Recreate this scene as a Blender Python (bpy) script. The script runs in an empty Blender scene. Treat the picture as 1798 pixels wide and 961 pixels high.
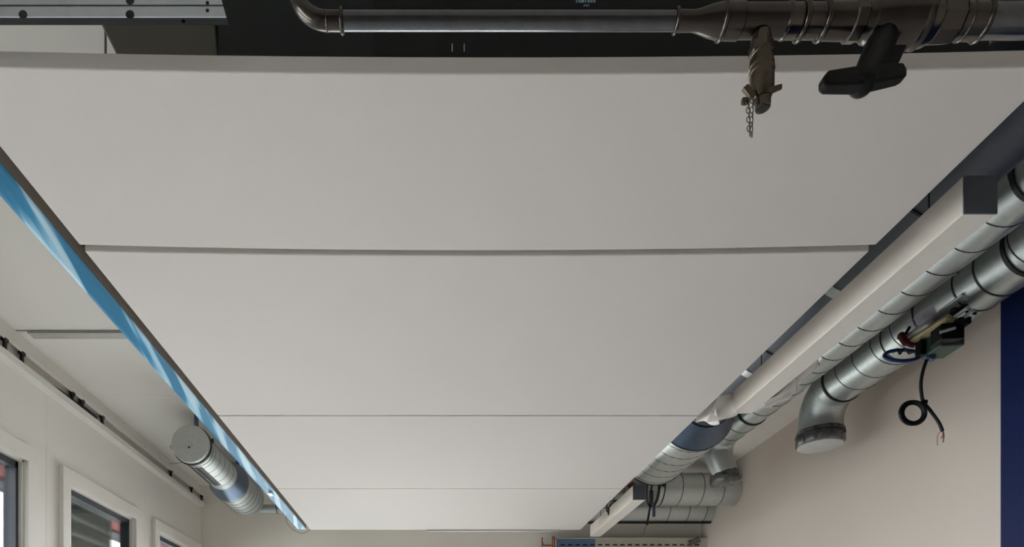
import bpy, bmesh, math, random
from mathutils import Vector, Matrix, noise

# ------------------------------------------------------------------ camera, sky, light, exposure
SC = bpy.context.scene
COL = SC.collection
F, VX, VY = 1085.0, 753.0, 1188.0        # focal length and vanishing point in photo pixels (1798 x 961)
E = 1.35                                  # eye height above the floor
PI = math.pi

cam_d = bpy.data.cameras.new('camera')
cam_d.sensor_fit = 'HORIZONTAL'; cam_d.sensor_width = 36.0
cam_d.lens = F / 1798.0 * 36.0
cam_d.shift_x = (899.0 - VX) / 1798.0
cam_d.shift_y = (VY - 480.5) / 1798.0
cam_d.clip_start = 0.05
cam = bpy.data.objects.new('camera', cam_d); COL.objects.link(cam)
cam.location = (0, 0, E); cam.rotation_euler = (PI / 2, 0, 0)
SC.camera = cam

W = bpy.data.worlds.new('overcast_sky'); SC.world = W; W.use_nodes = True
W.node_tree.nodes['Background'].inputs[0].default_value = (0.94, 0.955, 1.0, 1)
W.node_tree.nodes['Background'].inputs[1].default_value = 6.0
SC.view_settings.view_transform = 'Standard'
SC.view_settings.look = 'None'
SC.view_settings.gamma = 1.0
SC.view_settings.use_curve_mapping = False
SC.view_settings.exposure = 1.06
SC.cycles.max_bounces = 10
SC.cycles.diffuse_bounces = 7
SC.cycles.glossy_bounces = 4
SC.cycles.caustics_reflective = False
SC.cycles.caustics_refractive = False
SC.cycles.use_denoising = True

XL, XR, DF, DN, ZC = -2.396, 2.864, 6.5, -3.2, 2.007   # room shell, z measured from the eye
WIN = [(-2.66 + 1.35 * k, -1.75 + 1.35 * k) for k in range(2, 7)]   # window openings along the left wall
WZ0, WZ1 = -0.6, 1.275
for a, b in WIN:                                       # daylight enters through the window openings
    l = bpy.data.lights.new('window_portal', 'AREA'); l.shape = 'RECTANGLE'
    l.size = b - a; l.size_y = WZ1 - WZ0
    l.cycles.is_portal = True
    o = bpy.data.objects.new('window_portal', l); COL.objects.link(o)
    o.location = (XL - 0.09, (a + b) / 2, E + (WZ0 + WZ1) / 2)
    o.rotation_euler = (PI / 2, 0, -PI / 2)

BW = (-2.1, 1.0, -1.0, 1.10)                            # unseen window added in the end wall to brighten far panels, left wall
l = bpy.data.lights.new('window_portal', 'AREA'); l.shape = 'RECTANGLE'
l.size = BW[1] - BW[0]; l.size_y = BW[3] - BW[2]; l.cycles.is_portal = True
o = bpy.data.objects.new('window_portal', l); COL.objects.link(o)
o.location = ((BW[0] + BW[1]) / 2, DF + 0.09, E + (BW[2] + BW[3]) / 2); o.rotation_euler = (-PI / 2, 0, 0)

# ------------------------------------------------------------------ materials
def srgb(*c):
    return tuple(((v / 255) / 12.92 if v / 255 <= 0.04045 else ((v / 255 + 0.055) / 1.055) ** 2.4) for v in c) + (1,)

def mat(name, col, rough=0.6, metal=0.0, nscale=40.0, namt=0.08, bump=0.0, bscale=None, spec=None, coat=0.0, rvar=0.1):
    m = bpy.data.materials.new(name); m.use_nodes = True
    nt = m.node_tree; N = nt.nodes; L = nt.links
    b = N['Principled BSDF']
    b.inputs['Metallic'].default_value = metal
    if spec is not None: b.inputs['Specular IOR Level'].default_value = spec
    b.inputs['Coat Weight'].default_value = coat
    tc = N.new('ShaderNodeTexCoord')
    n = N.new('ShaderNodeTexNoise'); n.inputs['Scale'].default_value = nscale; n.inputs['Detail'].default_value = 4
    L.new(tc.outputs['Object'], n.inputs['Vector'])
    r = N.new('ShaderNodeValToRGB')
    r.color_ramp.elements[0].position = 0.3; r.color_ramp.elements[1].position = 0.7
    r.color_ramp.elements[0].color = tuple(max(0, v * (1 - namt)) for v in col[:3]) + (1,)
    r.color_ramp.elements[1].color = tuple(min(1, v * (1 + namt)) for v in col[:3]) + (1,)
    L.new(n.outputs['Fac'], r.inputs['Fac']); L.new(r.outputs['Color'], b.inputs['Base Color'])
    mr = N.new('ShaderNodeMapRange')
    mr.inputs['To Min'].default_value = max(0.02, rough - rvar); mr.inputs['To Max'].default_value = min(1, rough + rvar)
    L.new(n.outputs['Fac'], mr.inputs['Value']); L.new(mr.outputs['Result'], b.inputs['Roughness'])
    if bump:
        n2 = N.new('ShaderNodeTexNoise'); n2.inputs['Scale'].default_value = bscale or nscale; n2.inputs['Detail'].default_value = 6
        L.new(tc.outputs['Object'], n2.inputs['Vector'])
        bp = N.new('ShaderNodeBump'); bp.inputs['Strength'].default_value = bump; bp.inputs['Distance'].default_value = 0.01
        L.new(n2.outputs['Fac'], bp.inputs['Height']); L.new(bp.outputs['Normal'], b.inputs['Normal'])
    return m

M = {}
M['panel'] = mat('panel_fabric', srgb(214, 209, 206), 0.9, nscale=600, namt=0.03, bump=0.12, bscale=420)
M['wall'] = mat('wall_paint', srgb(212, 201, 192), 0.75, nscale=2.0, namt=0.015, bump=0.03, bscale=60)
M['wall_l'] = mat('wall_panel_paint', srgb(242, 239, 232), 0.55, nscale=2.0, namt=0.015, bump=0.02, bscale=30)
M['wall_b'] = mat('end_wall_paint', srgb(240, 235, 226), 0.75, nscale=2.0, namt=0.015, bump=0.03, bscale=60)
M['ceil'] = mat('ceiling_paint', srgb(242, 240, 236), 0.8, nscale=2.5, namt=0.02)
M['floor'] = mat('floor_screed', srgb(208, 205, 202), 0.6, nscale=5, namt=0.08)
M['near'] = mat('dark_partition', srgb(142, 136, 130), 0.7, nscale=4, namt=0.1)
M['navy'] = mat('navy_paint', srgb(6, 26, 76), 0.6, nscale=3, namt=0.04, spec=0.2)
M['galv'] = mat('galvanised_steel', srgb(192, 199, 198), 0.40, metal=0.85, nscale=55, namt=0.07, rvar=0.07)
M['galv_n'] = mat('dull_galvanised', srgb(96, 102, 110), 0.5, metal=0.8, nscale=30, namt=0.06, rvar=0.07)
M['galv_d'] = mat('galvanised_reducer', srgb(92, 106, 126), 0.36, metal=0.9, nscale=30, namt=0.06, rvar=0.07)  # dim surroundings reflected in the reducers are put into this dark blue base
M['galv_s'] = mat('matt_galvanised', srgb(176, 181, 179), 0.5, metal=0.7, nscale=55, namt=0.07, rvar=0.07)
M['zinc'] = mat('zinc_channel', srgb(200, 208, 214), 0.42, metal=0.55, nscale=40, namt=0.06)
M['seam'] = mat('seam_dark_steel', srgb(70, 76, 78), 0.5, metal=0.7, nscale=60)  # even dark grey for seams, ribs and some cables
M['rubber'] = mat('black_rubber', srgb(18, 19, 21), 0.55, nscale=30)
M['cap'] = mat('grey_cap_steel', srgb(196, 199, 199), 0.5, metal=0.2, nscale=25, namt=0.06)
M['black'] = mat('black_foam', srgb(16, 20, 22), 0.75, nscale=50, namt=0.2, bump=0.05)
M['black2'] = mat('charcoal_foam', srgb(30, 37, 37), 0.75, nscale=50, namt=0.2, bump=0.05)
M['hood'] = mat('brown_grey_sheet', srgb(92, 88, 80), 0.55, metal=0.2, nscale=8, namt=0.1)
M['pipe'] = mat('pressed_steel_pipe', srgb(104, 106, 110), 0.2, metal=1.0, nscale=45, namt=0.1, rvar=0.06)
M['fitting'] = mat('cast_steel_fitting', srgb(84, 80, 76), 0.24, metal=1.0, nscale=14, namt=0.08, rvar=0.05)
M['brass'] = mat('nickel_brass', srgb(94, 85, 74), 0.3, metal=0.95, nscale=60, namt=0.15, rvar=0.08)
M['plastic'] = mat('black_plastic', srgb(3, 4, 5), 0.5, spec=0.25, nscale=80, namt=0.1)
M['lampw'] = mat('lamp_housing_white', srgb(228, 220, 212), 0.5, nscale=30, namt=0.02)
M['diff'] = mat('lamp_diffuser', srgb(226, 222, 215), 0.75, nscale=30, namt=0.02, spec=0.2)
M['lampcap'] = mat('lamp_end_cap', srgb(94, 99, 108), 0.5, metal=0.1, nscale=30, namt=0.04)
M['lampdark'] = mat('lamp_side_brown_grey', srgb(128, 116, 106), 0.6, nscale=20, namt=0.05)
M['film'] = mat('white_film', srgb(244, 240, 236), 0.65, nscale=12, namt=0.02)
M['foil'] = mat('grey_foil', srgb(112, 112, 110), 0.28, metal=0.6, nscale=25, namt=0.2, bump=0.5, bscale=40)
M['white_steel'] = mat('trunking_white', srgb(232, 230, 224), 0.45, nscale=20, namt=0.02)
M['grey_in'] = mat('trunking_inside', srgb(214, 204, 196), 0.6, nscale=30, namt=0.06)
M['trimgrey'] = mat('joint_strip_grey', srgb(196, 196, 193), 0.5, metal=0.1, nscale=30, namt=0.05)
M['gap'] = mat('dark_joint', srgb(62, 62, 62), 0.8)
M['frame'] = mat('anthracite_frame', srgb(52, 58, 66), 0.4, nscale=30, namt=0.05)
M['red'] = mat('red_steel', srgb(120, 34, 24), 0.5, nscale=6, namt=0.06)
M['darkred'] = mat('dark_red_clip', srgb(92, 20, 24), 0.5, nscale=30)
M['shutter'] = mat('outside_shutter_grey', srgb(226, 234, 230), 0.5, nscale=4, namt=0.15)
M['ground'] = mat('outside_ground', srgb(200, 198, 194), 0.9, nscale=3)
M['copper'] = mat('copper_tube', srgb(170, 90, 66), 0.35, metal=0.8, nscale=40)
M['green'] = mat('actuator_green', srgb(62, 84, 78), 0.5, nscale=30, namt=0.06)
M['ivory'] = mat('ivory_plastic', srgb(205, 190, 150), 0.5, nscale=30, namt=0.05)
M['whitep'] = mat('white_plastic', srgb(225, 225, 220), 0.4, nscale=30, namt=0.02)
M['bluec'] = mat('blue_cable', srgb(22, 52, 120), 0.45, nscale=30)
M['pink'] = mat('pink_wire', srgb(150, 80, 84), 0.5, nscale=30)
M['bluefilmtray'] = mat('tray_blue_film', srgb(96, 124, 158), 0.4, metal=0.2, nscale=30, namt=0.08)
M['tray'] = mat('tray_steel', srgb(198, 196, 184), 0.45, metal=0.3, nscale=30, namt=0.05)
M['print'] = mat('pale_print', srgb(150, 180, 200), 0.7)

def film_material():
    m = bpy.data.materials.new('blue_protective_film'); m.use_nodes = True
    nt = m.node_tree; N = nt.nodes; L = nt.links; b = N['Principled BSDF']
    tc = N.new('ShaderNodeTexCoord'); sp = N.new('ShaderNodeSeparateXYZ'); cb = N.new('ShaderNodeCombineXYZ')
    L.new(tc.outputs['Object'], sp.inputs[0])
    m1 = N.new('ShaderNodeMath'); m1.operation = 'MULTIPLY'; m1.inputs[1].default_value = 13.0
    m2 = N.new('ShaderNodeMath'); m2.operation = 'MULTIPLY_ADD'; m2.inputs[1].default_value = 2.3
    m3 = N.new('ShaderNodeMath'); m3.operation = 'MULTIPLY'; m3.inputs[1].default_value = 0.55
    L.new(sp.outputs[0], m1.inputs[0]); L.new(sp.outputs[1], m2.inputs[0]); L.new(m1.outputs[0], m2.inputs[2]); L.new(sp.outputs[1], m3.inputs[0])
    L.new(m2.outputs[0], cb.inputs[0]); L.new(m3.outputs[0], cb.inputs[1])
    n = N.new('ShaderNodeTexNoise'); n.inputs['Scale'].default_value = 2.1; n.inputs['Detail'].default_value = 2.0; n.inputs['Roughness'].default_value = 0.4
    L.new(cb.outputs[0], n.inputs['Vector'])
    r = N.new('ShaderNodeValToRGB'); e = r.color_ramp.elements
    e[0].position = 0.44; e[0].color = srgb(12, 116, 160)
    e[1].position = 0.64; e[1].color = srgb(182, 214, 232)  # pale streaks paint the film's reflections and creases into its colour
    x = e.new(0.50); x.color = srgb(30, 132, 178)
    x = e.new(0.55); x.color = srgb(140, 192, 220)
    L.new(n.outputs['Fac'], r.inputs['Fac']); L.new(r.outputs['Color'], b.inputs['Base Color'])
    b.inputs['Roughness'].default_value = 0.5; b.inputs['Specular IOR Level'].default_value = 0.35
    bp = N.new('ShaderNodeBump'); bp.inputs['Strength'].default_value = 0.25; bp.inputs['Distance'].default_value = 0.01
    L.new(n.outputs['Fac'], bp.inputs['Height']); L.new(bp.outputs['Normal'], b.inputs['Normal'])
    return m
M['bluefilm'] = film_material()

def glass_material():
    m = bpy.data.materials.new('window_glass'); m.use_nodes = True
    nt = m.node_tree; N = nt.nodes; L = nt.links
    out = N['Material Output']; N.remove(N['Principled BSDF'])
    t = N.new('ShaderNodeBsdfTransparent'); t.inputs[0].default_value = (0.94, 0.96, 0.95, 1)
    g = N.new('ShaderNodeBsdfGlossy'); g.inputs['Roughness'].default_value = 0.01
    fr = N.new('ShaderNodeFresnel'); fr.inputs['IOR'].default_value = 1.45
    n = N.new('ShaderNodeTexNoise'); n.inputs['Scale'].default_value = 3
    mul = N.new('ShaderNodeMath'); mul.operation = 'MULTIPLY'; mul.inputs[1].default_value = 0.9
    L.new(fr.outputs[0], mul.inputs[0])
    mx = N.new('ShaderNodeMixShader')
    L.new(mul.outputs[0], mx.inputs[0]); L.new(t.outputs[0], mx.inputs[1]); L.new(g.outputs[0], mx.inputs[2])
    L.new(mx.outputs[0], out.inputs[0])
    return m
M['glass'] = glass_material()

def sticker_material():
    m = bpy.data.materials.new('printed_sticker'); m.use_nodes = True
    nt = m.node_tree; N = nt.nodes; L = nt.links; b = N['Principled BSDF']
    tc = N.new('ShaderNodeTexCoord')
    mp = N.new('ShaderNodeMapping'); mp.inputs['Scale'].default_value = (60, 60, 60)
    L.new(tc.outputs['UV'], mp.inputs['Vector'])
    br = N.new('ShaderNodeTexBrick'); br.inputs['Scale'].default_value = 0.12
    br.inputs['Color1'].default_value = srgb(168, 164, 182); br.inputs['Color2'].default_value = srgb(120, 116, 134)
    br.inputs['Mortar'].default_value = srgb(196, 192, 202); br.inputs['Mortar Size'].default_value = 0.05
    L.new(mp.outputs['Vector'], br.inputs['Vector']); L.new(br.outputs['Color'], b.inputs['Base Color'])
    b.inputs['Roughness'].default_value = 0.5
    return m
M['sticker'] = sticker_material()

# ------------------------------------------------------------------ builders
def P(px, py, d):                         # photo pixel at a known distance -> world point
    return Vector(((px - VX) * d / F, d, E + (VY - py) * d / F))

def link(name, bm, m, parent=None, smooth=False, bevel=0.0, auto=None):
    bmesh.ops.recalc_face_normals(bm, faces=bm.faces)
    me = bpy.data.meshes.new(name); bm.to_mesh(me); bm.free()
    if smooth:
        for p in me.polygons: p.use_smooth = True
        if auto is not None: me.set_sharp_from_angle(angle=math.radians(auto))
    me.materials.append(M[m] if isinstance(m, str) else m)
    o = bpy.data.objects.new(name, me); COL.objects.link(o)
    if bevel:
        md = o.modifiers.new('bevel', 'BEVEL'); md.width = bevel; md.segments = 2; md.limit_method = 'ANGLE'
    if parent is not None:
        o.parent = parent
        if parent.parent is None: o.matrix_parent_inverse = Matrix.Translation(-parent.location)
    return o

def tag(o, label, cat, group=None):
    o['label'] = label; o['category'] = cat
    if group: o['group'] = group
    return o

def thing(name, label, cat, loc, group=None):
    o = bpy.data.objects.new(name, None); COL.objects.link(o)
    o.location = loc; o.empty_display_size = 0.1
    return tag(o, label, cat, group)

def struct(o, label=None, cat=None):
    o['kind'] = 'structure'
    if label: o['label'] = label
    if cat: o['category'] = cat
    return o

def box(bm, x0, x1, y0, y1, z0, z1):      # z from the eye
    vs = [bm.verts.new((x, y, z + E)) for z in (z0, z1) for y in (y0, y1) for x in (x0, x1)]
    for f in ((0, 2, 3, 1), (4, 5, 7, 6), (0, 1, 5, 4), (2, 6, 7, 3), (0, 4, 6, 2), (1, 3, 7, 5)):
        bm.faces.new([vs[i] for i in f])
    return bm

def B(*a):
    return box(bmesh.new(), *a)

def obox(bm, c, ax, ay, az, hx, hy, hz):  # oriented box, half sizes
    c = Vector(c); ax, ay, az = Vector(ax).normalized(), Vector(ay).normalized(), Vector(az).normalized()
    vs = [bm.verts.new(c + ax * hx * i + ay * hy * j + az * hz * k) for k in (-1, 1) for j in (-1, 1) for i in (-1, 1)]
    for f in ((0, 2, 3, 1), (4, 5, 7, 6), (0, 1, 5, 4), (2, 6, 7, 3), (0, 4, 6, 2), (1, 3, 7, 5)):
        bm.faces.new([vs[i] for i in f])
    return bm

def frame_of(t):
    t = t.normalized()
    u = Vector((0, 0, 1)) if abs(t.z) < 0.9 else Vector((1, 0, 0))
    a = t.cross(u).normalized(); b = t.cross(a).normalized()
    return a, b

def tube(bm, pts, r, seg=12, caps=True, close=False):
    pts = [Vector(p) for p in pts]; n = len(pts)
    rs = r if isinstance(r, (list, tuple)) else [r] * n
    rings = []; a = None
    for i, p in enumerate(pts):
        t = (pts[(i + 1) % n] - pts[i - 1]) if close else (pts[min(i + 1, n - 1)] - pts[max(i - 1, 0)])
        t.normalize()
        if a is None: a, b = frame_of(t)
        else:
            a = (a - t * a.dot(t)).normalized(); b = t.cross(a).normalized()
        rings.append([bm.verts.new(p + (a * math.cos(2 * PI * k / seg) + b * math.sin(2 * PI * k / seg)) * rs[i]) for k in range(seg)])
    for i in range(n if close else n - 1):
        q, w = rings[i], rings[(i + 1) % n]
        for k in range(seg):
            bm.faces.new((q[k], q[(k + 1) % seg], w[(k + 1) % seg], w[k]))
    if caps and not close:
        bm.faces.new(rings[0][::-1]); bm.faces.new(rings[-1])
    return bm

def lathe(bm, p0, axis, prof, seg=32, jit=0.0, caps=True, rot=0.0):   # prof: (distance along axis, radius)
    p0 = Vector(p0); axis = Vector(axis).normalized(); a, b = frame_of(axis)
    rings = []
    for t, r in prof:
        ring = []
        for k in range(seg):
            an = 2 * PI * k / seg + rot; rr = r
            dv = a * math.cos(an) + b * math.sin(an); c = p0 + axis * t
            if jit: rr += jit * noise.noise((c + dv * r) * 38.0)
            ring.append(bm.verts.new(c + dv * rr))
        rings.append(ring)
    for q, w in zip(rings, rings[1:]):
        for k in range(seg):
            bm.faces.new((q[k], q[(k + 1) % seg], w[(k + 1) % seg], w[k]))
    if caps:
        bm.faces.new(rings[0][::-1]); bm.faces.new(rings[-1])
    return bm

def smoothpath(ctrl, per=8):
    c = [Vector(p) for p in ctrl]; out = []
    for i in range(len(c) - 1):
        p0, p1, p2, p3 = c[max(i - 1, 0)], c[i], c[i + 1], c[min(i + 2, len(c) - 1)]
        for k in range(per):
            t = k / per
            out.append(0.5 * ((2 * p1) + (p2 - p0) * t + (2 * p0 - 5 * p1 + 4 * p2 - p3) * t * t + (3 * p1 - p0 - 3 * p2 + p3) * t ** 3))
    out.append(c[-1]); return out

def helix(bm, p0, axis, length, r, pitch, wire=0.0028, seg=28, rot=0.0):
    p0 = Vector(p0); axis = Vector(axis).normalized(); a, b = frame_of(axis)
    n = int(length / pitch * seg); pts = []
    for i in range(n + 1):
        t = i / seg; an = 2 * PI * t + rot
        pts.append(p0 + axis * (t * pitch) + (a * math.cos(an) + b * math.sin(an)) * r)
    return tube(bm, pts, wire, 5)

def ring(bm, c, axis, r, w, h, seg=40):   # band of width w, proud by h
    axis = Vector(axis).normalized()
    return lathe(bm, Vector(c) - axis * w / 2, axis, [(0, r - 0.004), (0, r + h), (w, r + h), (w, r - 0.004)], seg, caps=False)

def crumple(bm, corners, nx, ny, amp, seed=0, sag=0.0, freq=14.0):
    c = [Vector(p) for p in corners]      # four corners, a b (top) c d (bottom)
    g = []
    for j in range(ny + 1):
        row = []
        for i in range(nx + 1):
            u, v = i / nx, j / ny
            p = (c[0] * (1 - u) + c[1] * u) * (1 - v) + (c[3] * (1 - u) + c[2] * u) * v
            q = p * freq + Vector((seed * 7.1, seed * 3.3, seed))
            p = p + Vector((noise.noise(q), noise.noise(q + Vector((31, 0, 0))), noise.noise(q + Vector((0, 57, 0))))) * amp
            p.z -= sag * math.sin(PI * u) * v
            row.append(bm.verts.new(p))
        g.append(row)
    for j in range(ny):
        for i in range(nx):
            bm.faces.new((g[j][i], g[j][i + 1], g[j + 1][i + 1], g[j + 1][i]))
    return bm

def film_sheet(name, corners, nx, ny, amp, seed, m, parent=None, sag=0.0, freq=14.0):
    o = link(name, crumple(bmesh.new(), corners, nx, ny, amp, seed, sag, freq), m, parent, smooth=True)
    md = o.modifiers.new('thickness', 'SOLIDIFY'); md.thickness = 0.0015
    return o

AY, AX, AZ = Vector((0, 1, 0)), Vector((1, 0, 0)), Vector((0, 0, 1))

# ------------------------------------------------------------------ the room
struct(link('floor', B(XL - 0.1, XR + 0.1, DN - 0.1, DF + 0.1, -E - 0.1, -E), 'floor'))
ceiling = struct(link('ceiling', B(XL - 0.1, XR + 0.1, DN - 0.1, DF + 0.1, ZC + 0.006, ZC + 0.15), 'gap'))
cuts = [DN, -1.1, 0.1, 1.24, 2.4, 3.58, 4.417, 5.6, DF]
for a, b in zip(cuts, cuts[1:]):
    s = 0.010 if abs(a - 3.58) < 0.01 else 0.0
    link('ceiling_panel', B(XL - 0.09, XR + 0.09, a + 0.0015 + s, b - 0.0015, ZC, ZC + 0.006), 'ceil', ceiling)
struct(link('trim_1', B(-2.335, 2.7, 3.592, 3.655, ZC - 0.012, ZC), 'trimgrey', bevel=0.002))
bm = bmesh.new()
box(bm, XL - 0.1, XR + 0.1, DF, DF + 0.1, BW[3], ZC + 0.006); box(bm, XL - 0.1, XR + 0.1, DF, DF + 0.1, -E, BW[2])
box(bm, XL - 0.1, BW[0], DF, DF + 0.1, BW[2], BW[3]); box(bm, BW[1], XR + 0.1, DF, DF + 0.1, BW[2], BW[3])
struct(link('wall_back', bm, 'wall_b'))
struct(link('wall_near', B(XL - 0.1, XR + 0.1, DN - 0.1, DN, -E, ZC + 0.006), 'near'))
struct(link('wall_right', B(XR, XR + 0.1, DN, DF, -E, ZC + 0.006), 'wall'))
struct(link('wall_right_blue', B(XR - 0.025, XR, 0.8, 3.07, -E, ZC - 0.02), 'navy', bevel=0.003))

# left wall: painted panels with thin joints, window openings cut out
wl = struct(link('wall_left', B(XL - 0.085, XL - 0.012, DN, WIN[0][0], -E, ZC + 0.006), 'wall_l'))
bm = bmesh.new()
box(bm, XL - 0.085, XL - 0.004, DN, DF, WZ1, ZC + 0.006)
box(bm, XL - 0.085, XL - 0.004, DN, DF, -E, WZ0)
for (a, b), (c, d) in zip(WIN, WIN[1:]): box(bm, XL - 0.085, XL - 0.004, b, c, WZ0, WZ1)
box(bm, XL - 0.085, XL - 0.004, WIN[-1][1], DF, WZ0, WZ1)
core = link('wall_core', bm, 'gap', wl)
joints = [DN] + [3.87 - 1.35 * k for k in range(5, -1, -1)] + [5.215, DF]
for a, b in zip(joints, joints[1:]):
    bm = bmesh.new(); a += 0.001; b -= 0.001
    holes = [(max(a, p), min(b, q)) for p, q in WIN if min(b, q) > max(a, p)]
    box(bm, XL - 0.004, XL, a, b, WZ1, ZC); box(bm, XL - 0.004, XL, a, b, -E, WZ0)
    x = a
    for p, q in holes:
        if p > x: box(bm, XL - 0.004, XL, x, p, WZ0, WZ1)
        x = q
    if b > x: box(bm, XL - 0.004, XL, x, b, WZ0, WZ1)
    link('wall_panel', bm, 'wall_l', wl)

def window(n, a, b):
    w = bpy.data.objects.new('window_%d' % n, None); COL.objects.link(w); w.location = (XL, (a + b) / 2, E + WZ0)
    w['kind'] = 'structure'
    cw, p = 0.088, 0.03
    link('casing_head', B(XL, XL + p, a - cw, b + cw, WZ1, WZ1 + 0.094), 'wall_l', w, bevel=0.003)
    link('casing_sill', B(XL, XL + p, a - cw, b + cw, WZ0 - 0.09, WZ0), 'wall_l', w, bevel=0.003)
    link('casing_jamb', B(XL, XL + p, a - cw, a, WZ0, WZ1), 'wall_l', w, bevel=0.003)
    link('casing_jamb', B(XL, XL + p, b, b + cw, WZ0, WZ1), 'wall_l', w, bevel=0.003)
    # white reveal lining
    bm = bmesh.new()
    for q in ((XL - 0.022, XL + 0.002, a, a + 0.012, WZ0, WZ1), (XL - 0.022, XL + 0.002, b - 0.012, b, WZ0, WZ1),
              (XL - 0.022, XL + 0.002, a, b, WZ1 - 0.012, WZ1), (XL - 0.022, XL + 0.002, a, b, WZ0, WZ0 + 0.012)): box(bm, *q)
    link('reveal', bm, 'wall_l', w)
    fr = bmesh.new()
    for q in ((a, a + 0.034, WZ0, WZ1), (b - 0.034, b, WZ0, WZ1), (a, b, WZ1 - 0.05, WZ1), (a, b, WZ0, WZ0 + 0.06)):
        box(fr, XL - 0.084, XL - 0.022, *q)
    f = link('frame', fr, 'frame', w)
    link('pane', B(XL - 0.060, XL - 0.054, a + 0.03, b - 0.03, WZ0 + 0.05, WZ1 - 0.045), 'glass', f)
for i, (a, b) in enumerate(WIN): window(i + 1, a, b)

wb = bpy.data.objects.new('window_%d' % (len(WIN) + 1), None); COL.objects.link(wb); wb.location = (0, DF, E + BW[2]); wb['kind'] = 'structure'  # the added end-wall window, out of view
fr = bmesh.new(); n_ = 4; wdt = (BW[1] - BW[0]) / n_
for k in range(n_ + 1):
    x = BW[0] + wdt * k; box(fr, max(BW[0], x - 0.03), min(BW[1], x + 0.03), DF + 0.02, DF + 0.08, BW[2], BW[3])
box(fr, BW[0], BW[1], DF + 0.02, DF + 0.08, BW[2], BW[2] + 0.05); box(fr, BW[0], BW[1], DF + 0.02, DF + 0.08, BW[3] - 0.05, BW[3])
f_ = link('frame', fr, 'frame', wb)
for k in range(n_):
    x = BW[0] + wdt * k; link('pane', B(x + 0.03, x + wdt - 0.03, DF + 0.05, DF + 0.056, BW[2] + 0.05, BW[3] - 0.05), 'glass', f_)

# outside the windows
struct(link('ground', B(-40, 40, -20, 60, -E - 0.5, -E - 0.3), 'ground'))
ef = thing('eaves_frame', 'red steel eaves beam with dark bar on posts outside the windows', 'eaves', (-4.1, 4, -0.3))
link('beam', B(-4.12, -4.0, -4, 13, 1.872, 2.06), 'red', ef, bevel=0.01)['label'] = 'red steel beam'
link('bar', B(-4.1, -4.03, -4, 13, 1.765, 1.85), 'frame', ef, bevel=0.01)
for k in range(6):
    y = -3.5 + 3.2 * k
    link('post', B(-4.2, -4.121, y, y + 0.08, -E - 0.3, 1.95), 'frame', ef)
sh = thing('window_shutter', 'grey slatted shutter standing outside the middle window', 'shutter', (-2.66, 4.85, E + WZ0))
for k in range(21):
    bm = bmesh.new(); z = WZ0 + 0.06 + k * 0.118
    obox(bm, (-2.66, 4.69, E + z), AY, (0.25, 0, 1), (1, 0, -0.25), 0.43, 0.062, 0.006)
    link('slat', bm, 'shutter', sh)
link('shutter_stile', B(-2.685, -2.635, 5.12, 5.15, -E - 0.3, 1.32), 'whitep', sh, bevel=0.004)
link('shutter_stile', B(-2.685, -2.635, 4.23, 4.26, -E - 0.3, 1.32), 'whitep', sh, bevel=0.004)

# ------------------------------------------------------------------ acoustic panels
H, TH = 1.3, 0.0363
PXL, PXR = -1.052, 1.346
def slab(y0, y1, sagf):
    bm = bmesh.new(); nx, ny = 28, 6
    def pt(i, j, z):
        u = i / nx; y = y0 + (y1 - y0) * j / ny
        return (PXL + (PXR - PXL) * u, y, E + H + z - sagf(y) * (4 * u * (1 - u)))
    g = [[[bm.verts.new(pt(i, j, z)) for j in range(ny + 1)] for i in range(nx + 1)] for z in (0, TH)]
    for i in range(nx):
        for j in range(ny):
            bm.faces.new((g[0][i][j], g[0][i][j + 1], g[0][i + 1][j + 1], g[0][i + 1][j]))
            bm.faces.new((g[1][i][j], g[1][i + 1][j], g[1][i + 1][j + 1], g[1][i][j + 1]))
    for i in range(nx):
        for j in (0, ny): bm.faces.new((g[0][i][j], g[0][i + 1][j], g[1][i + 1][j], g[1][i][j]))
    for j in range(ny):
        for i in (0, nx): bm.faces.new((g[0][i][j], g[0][i][j + 1], g[1][i][j + 1], g[1][i][j]))
    return bm
panels = [(1.315, 1.862, lambda y: 0.017, 'nearest white acoustic ceiling panel, sagging slightly behind the steel pipe'),
          (1.889, 3.078, lambda y: max(0.0, 0.014 * (1 - (y - 1.889) / 1.1)), 'white acoustic ceiling panel second from the steel pipe'),
          (3.088, 4.279, lambda y: 0.0, 'white acoustic ceiling panel third from the steel pipe'),
          (4.287, 5.486, lambda y: 0.0, 'farthest white acoustic ceiling panel near the end wall')]
for k, (a, b, sg, lab) in enumerate(panels):
    t = thing('acoustic_panel', lab, 'ceiling panel', (0.147, (a + b) / 2, E + H), 'white acoustic panels hung in a row')
    link('slab', slab(a, b, sg), 'panel', t, bevel=0.003)
    for x, y in ((-0.845, a + 0.3), (-0.845, b - 0.1), (1.2, b - 0.1), (1.2, b - 0.3)):
        if k == 0 and x > 0: continue
        link('hanger_rod', tube(bmesh.new(), [(x, y, E + H + 0.02), (x, y, E + ZC)], 0.003, 6), 'lampdark', t)
    if k == 0:
        for px in (794, 815):
            q = P(px, 90, 1.325); link('wire_end', tube(bmesh.new(), [q, q + Vector((0, 0, 0.016))], 0.0008, 5), 'whitep', t)
    if k == 3:
        link('edge_profile', B((748 - VX) / F * 5.48, (980 - VX) / F * 5.48, b - 0.002, b + 0.012, H - 0.012, H + 0.03), 'trimgrey', t)

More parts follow.
